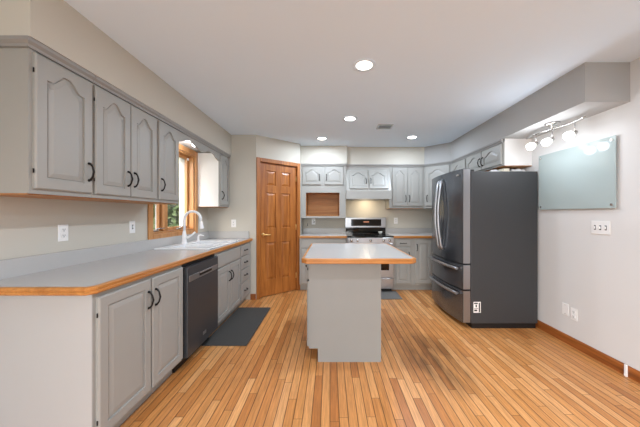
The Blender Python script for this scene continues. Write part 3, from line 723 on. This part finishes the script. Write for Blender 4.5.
for k, (za, zb, ya, yb_) in enumerate(((0.27, 0.285, 0.035, 0.075), (0.235, 0.262, 0.05, 0.066), (0.22, 0.226, 0.035, 0.08), (0.19, 0.21, 0.035, 0.07), (0.18, 0.285, 0.085, 0.1))):
    b.box(FW + 0.0013, FW + 0.0017, ya, yb_, za, zb)
obj('print', b, 'ink', stk)
# things lying on the fridge
bm_ = bmesh.new(); bmesh.ops.create_icosphere(bm_, subdivisions=4, radius=1)
for v in bm_.verts:
    n = 0.12 * math.sin(7 * v.co.x + 3 * v.co.y) + 0.1 * math.sin(9 * v.co.y - 5 * v.co.z)
    v.co = Vector((v.co.x * 0.09 * (1 + n), v.co.y * 0.09 * (1 + n), max(-0.028, v.co.z * 0.035 * (1 + 2 * n))))
for fc in bm_.faces: fc.smooth = True
bb = B(); bb.bm.free(); bb.bm = bm_
tag(obj('plastic_bag', bb, 'white', None, (2.24, 3.22, 1.7705)), 'crumpled white bag on top of the refrigerator near the wall', 'bag')
bx_ = obj('small_box', B().box(-0.035, 0.035, -0.05, 0.05, 0, 0.062, 0.002).box(-0.0352, 0.0352, -0.006, 0.006, 0.0005, 0.0624), 'card', None, (2.075, 3.20, 1.743)); tag(bx_, 'small cream carton on top of the refrigerator', 'box')
bm2 = bmesh.new(); bmesh.ops.create_icosphere(bm2, subdivisions=3, radius=1)
for v in bm2.verts:
    n = 0.15 * math.sin(6 * v.co.x + 2) + 0.1 * math.sin(8 * v.co.y)
    v.co = Vector((v.co.x * 0.06 * (1 + n), v.co.y * 0.08, max(-0.02, v.co.z * 0.03 * (1 + n))))
for fc in bm2.faces: fc.smooth = True
bb = B(); bb.bm.free(); bb.bm = bm2
tag(obj('folded_cloth', bb, 'white', None, (1.95, 3.2, 1.7625)), 'bunched white cloth on the refrigerator left of the cream carton', 'cloth')

# ------------------------------------------------------------------ mats
tag(obj('floor_mat', B().box(-1.235, -0.80, 2.57, 3.61, 0.0005, 0.012, 0.004), 'mat'), 'long charcoal floor mat in front of the sink cabinets', 'mat')
tag(obj('floor_mat', B().box(0.27, 1.08, 3.98, 4.39, 0.0005, 0.01, 0.003), 'matg'), 'grey floor mat on the oak in front of the range', 'mat')

# ------------------------------------------------------------------ outlets and switches (local: plate in x/z facing -y)
def outlet(loc, rz, label, kind='outlet', gangs=1):
    t = thing({'switch': 'switch_plate', 'blank': 'cover_plate'}.get(kind, 'wall_outlet'), label, {'switch': 'switch', 'blank': 'wall plate'}.get(kind, 'outlet'), loc, rz, 'wall plates')
    w = 0.07 + 0.046 * (gangs - 1)
    obj('plate', B().box(-w / 2, w / 2, -0.006, -0.0005, -0.057, 0.057, 0.002), 'white', t)
    for g in range(gangs):
        x = (g - (gangs - 1) / 2) * 0.046
        if kind == 'blank':
            for dz in (-0.042, 0.042): obj('screw', B().lathe([(0.004, 0), (0.003, 0.0015), (0.001, 0.0016)], (x, -0.0061, dz), (0, -1, 0), 10), 'chrome', t)
        elif kind == 'switch':
            sw = obj('toggle', B().box(x - 0.005, x + 0.005, -0.016, -0.0062, -0.012, 0.012, 0.002), 'white', t)
            obj('toggle_slot', B().box(x - 0.008, x + 0.008, -0.0072, -0.0062, -0.02, 0.02), 'ink', t)
        else:
            for dz in (-0.02, 0.02):
                s = obj('socket', B().box(x - 0.017, x + 0.017, -0.0085, -0.0062, dz - 0.014, dz + 0.014, 0.003), 'white', t)
                obj('slots', B().box(x - 0.008, x - 0.005, -0.0092, -0.0086, dz - 0.002, dz + 0.008).box(x + 0.005, x + 0.008, -0.0092, -0.0086, dz - 0.002, dz + 0.008).box(x - 0.003, x + 0.003, -0.0092, -0.0086, dz - 0.010, dz - 0.005), 'ink', s)
    return t
ZY = lambda px, X: 268 * X / (px - 330)
outlet((XL, 1.815, 1.14), RZ, 'white outlet on the beige wall over the near end of the left counter')
outlet((XL, 2.45, 1.15), RZ, 'white switch plate left of the window above the left counter', 'switch')
outlet((-1.43, PY0, 1.13), 0, 'white outlet in the far left corner beyond the faucet')
outlet((-0.31, YB, 1.13), 0, 'white outlet under the open cubby cabinet')
outlet((1.235, YB, 1.145), 0, 'white outlet on the back wall right of the range')
outlet((XR, 2.305, 1.15), -PI / 2, 'wide white three gang switch plate under the glass board', 'switch', 3)
outlet((XR, 2.65, 0.328), -PI / 2, 'white blank plate low on the right wall, nearer the refrigerator', 'blank')
outlet((XR, 2.555, 0.312), -PI / 2, 'white outlet low on the right wall, farther from the refrigerator')

# glass board on the right wall
gb = thing('glass_board', 'pale aqua frameless glass writing board on the right wall', 'board', (XR, 2.965, 1.315), -PI / 2)
obj('panel', B().box(0, 0.80, -0.022, -0.016, 0, 0.59, 0.001), 'board', gb)
for px_ in (0.03, 0.77):
    for pz in (0.03, 0.56):
        obj('standoff', B().lathe([(0.009, 0.0005), (0.009, 0.015), (0.0105, 0.0155), (0.0105, 0.027), (0.009, 0.029)], (px_, 0, pz), (0, -1, 0), 16), 'chrome', gb)
# door stop at the skirting
ds = tag(obj('door_stop', B().box(-0.014, -0.0005, -0.009, 0.009, 0.0, 0.092, 0.002).box(-0.017, -0.0145, -0.007, 0.007, 0.006, 0.02, 0.0008), 'white', None, (XR - 0.015, 2.09, 0.0)), 'small white stop standing against the oak baseboard at right', 'door stop')

# ------------------------------------------------------------------ ceiling fixtures
def downlight(x, y, label):
    t = thing('recessed_light', label, 'ceiling light', (x, y, ZC), 0, 'recessed ceiling lights')
    obj('trim_ring', B().lathe([(0.078, -0.0005), (0.094, -0.0005), (0.092, -0.006), (0.076, -0.004)], seg=36), 'ceil', t)
    obj('lens', B().lathe([(0.0755, -0.0008), (0.0755, -0.003), (0.05, -0.005), (0.001, -0.005)], seg=36), 'lens', t)
    l = bpy.data.lights.new('bulb', 'AREA'); l.shape = 'DISK'; l.size = 0.14; l.energy = DOWNLIGHT_W; l.color = (0.87, 1.0, 1.17)
    o = bpy.data.objects.new('bulb', l); COL.objects.link(o); o.parent = t; o.location = (0, 0, -0.012)
downlight(0.27, 2.12, 'round recessed ceiling light nearest the camera, largest of four')
downlight(0.247, 3.304, 'round recessed ceiling light over the far part of the island')
downlight(-0.125, 4.17, 'round recessed ceiling light near the oak pantry door')
downlight(1.255, 4.10, 'round recessed ceiling light in front of the corner cabinets')
# unseen lights added out of frame to brighten the ceiling and near floor
downlight(0.27, 0.75, 'unseen recessed ceiling light added just before the visible ceiling')
downlight(1.5, 0.75, 'unseen recessed ceiling light added over the right side, nearer than the frame')
downlight(0.27, -1.0, 'unseen recessed ceiling light added deep behind the viewer')
v = thing('ceiling_vent', 'small grey ceiling vent between the far recessed lights', 'vent', (0.735, 3.6, ZC))
obj('frame', B().box(-0.1, 0.1, -0.085, -0.07, -0.008, -0.0005).box(-0.1, 0.1, 0.07, 0.085, -0.008, -0.0005).box(-0.1, -0.085, -0.07, 0.07, -0.008, -0.0005).box(0.085, 0.1, -0.07, 0.07, -0.008, -0.0005), 'chrome', v)
obj('grille', B().box(-0.085, 0.085, -0.07, 0.07, -0.002, -0.0005), 'ink', v)
b = B()
for k in range(6): b.box(-0.085, 0.085, -0.06 + k * 0.023, -0.052 + k * 0.023, -0.007, -0.0025)
obj('louvre', b, 'chrome', v)

# track light on the underside of the right soffit
t = thing('track_light', 'curved nickel track light with three glowing heads under the right soffit', 'light', (2.13, 2.57, ZS))
obj('canopy', B().lathe([(0.062, -0.0005), (0.062, -0.012), (0.045, -0.022), (0.012, -0.026), (0.010, -0.05)], seg=28), 'chrome', t)
pts = [(0.03 * math.sin(2 * PI * i / 16), -0.33 + 0.66 * i / 16, -0.055) for i in range(17)]
obj('rail', B().tube(pts, 0.008, 8), 'chrome', t)
for dy in (-0.21, 0.0, 0.16):
    rx_ = 0.03 * math.sin(2 * PI * (dy + 0.33) / 0.66)
    ax = Vector((-1, 0, -0.5)).normalized(); h0 = Vector((rx_ + 0.015, dy, -0.148))
    hd = obj('lamp_head', B().tube([(rx_, dy, -0.055), (rx_, dy, -0.143)], 0.005, 8).lathe([(0.014, 0.0), (0.017, 0.015), (0.017, 0.032), (0.014, 0.036)], h0, ax, 16), 'chrome', t)
    p0 = h0 + ax * 0.037
    obj('glass_shade', B().lathe([(0.016, 0.0), (0.030, 0.014), (0.037, 0.038), (0.034, 0.062), (0.017, 0.076), (0.001, 0.078)], p0, ax, 20), 'shade', hd)
    l = bpy.data.lights.new('bulb', 'POINT'); l.energy = TRACK_W; l.shadow_soft_size = 0.04; l.color = (0.92, 1.0, 1.1)
    o = bpy.data.objects.new('bulb', l); COL.objects.link(o); o.parent = t; o.location = p0 + ax * 0.13

# ------------------------------------------------------------------ outdoors seen through the window
struct(obj('ground', B().box(-40, 40, -30, 50, -0.5, -0.4), 'lawn'))
def tree(name, x, y, rx, rz, zc, n, m, label, seed):
    rnd = random.Random(seed)
    t = thing(name, label, 'tree', (x, y, -0.4), 0, 'trees outside the window')
    h = zc + 0.4
    obj('trunk', B().tube([(0, 0, 0), (0.05, 0.02, h * 0.5), (0.0, 0.05, h)], [0.1, 0.07, 0.03], 8), 'bark', t)
    bm = bmesh.new()
    for _ in range(n):
        d = Vector((rnd.gauss(0, 1), rnd.gauss(0, 1), rnd.gauss(0, 1))).normalized() * (rnd.random() ** 0.4)
        c = Vector((d.x * rx, d.y * rx, h + d.z * rz)); u = Vector((rnd.gauss(0, 1), rnd.gauss(0, 1), rnd.gauss(0, 1))).normalized()
        w_ = u.orthogonal().normalized(); s = rnd.uniform(0.05, 0.11) * (0.7 + rx * 0.5)
        bm.faces.new([bm.verts.new(c + u * s), bm.verts.new(c + w_ * s * 0.5), bm.verts.new(c - u * s), bm.verts.new(c - w_ * s * 0.5)])
    q = B(); q.bm.free(); q.bm = bm
    obj('foliage', q, m, t)
tree('shrub', -4.7, 7.6, 1.2, 1.0, 0.8, 3200, 'leaf', 'dark green shrub outside the window, low in the panes', 1)
tree('tree', -6.7, 11.6, 1.9, 2.0, 2.3, 4200, 'leaf2', 'olive green tree outside beyond the dark shrub', 2)
tree('tree', -12.4, 18.2, 2.9, 3.2, 3.2, 4200, 'leaf', 'dark tree seen through the left casement pane', 3)
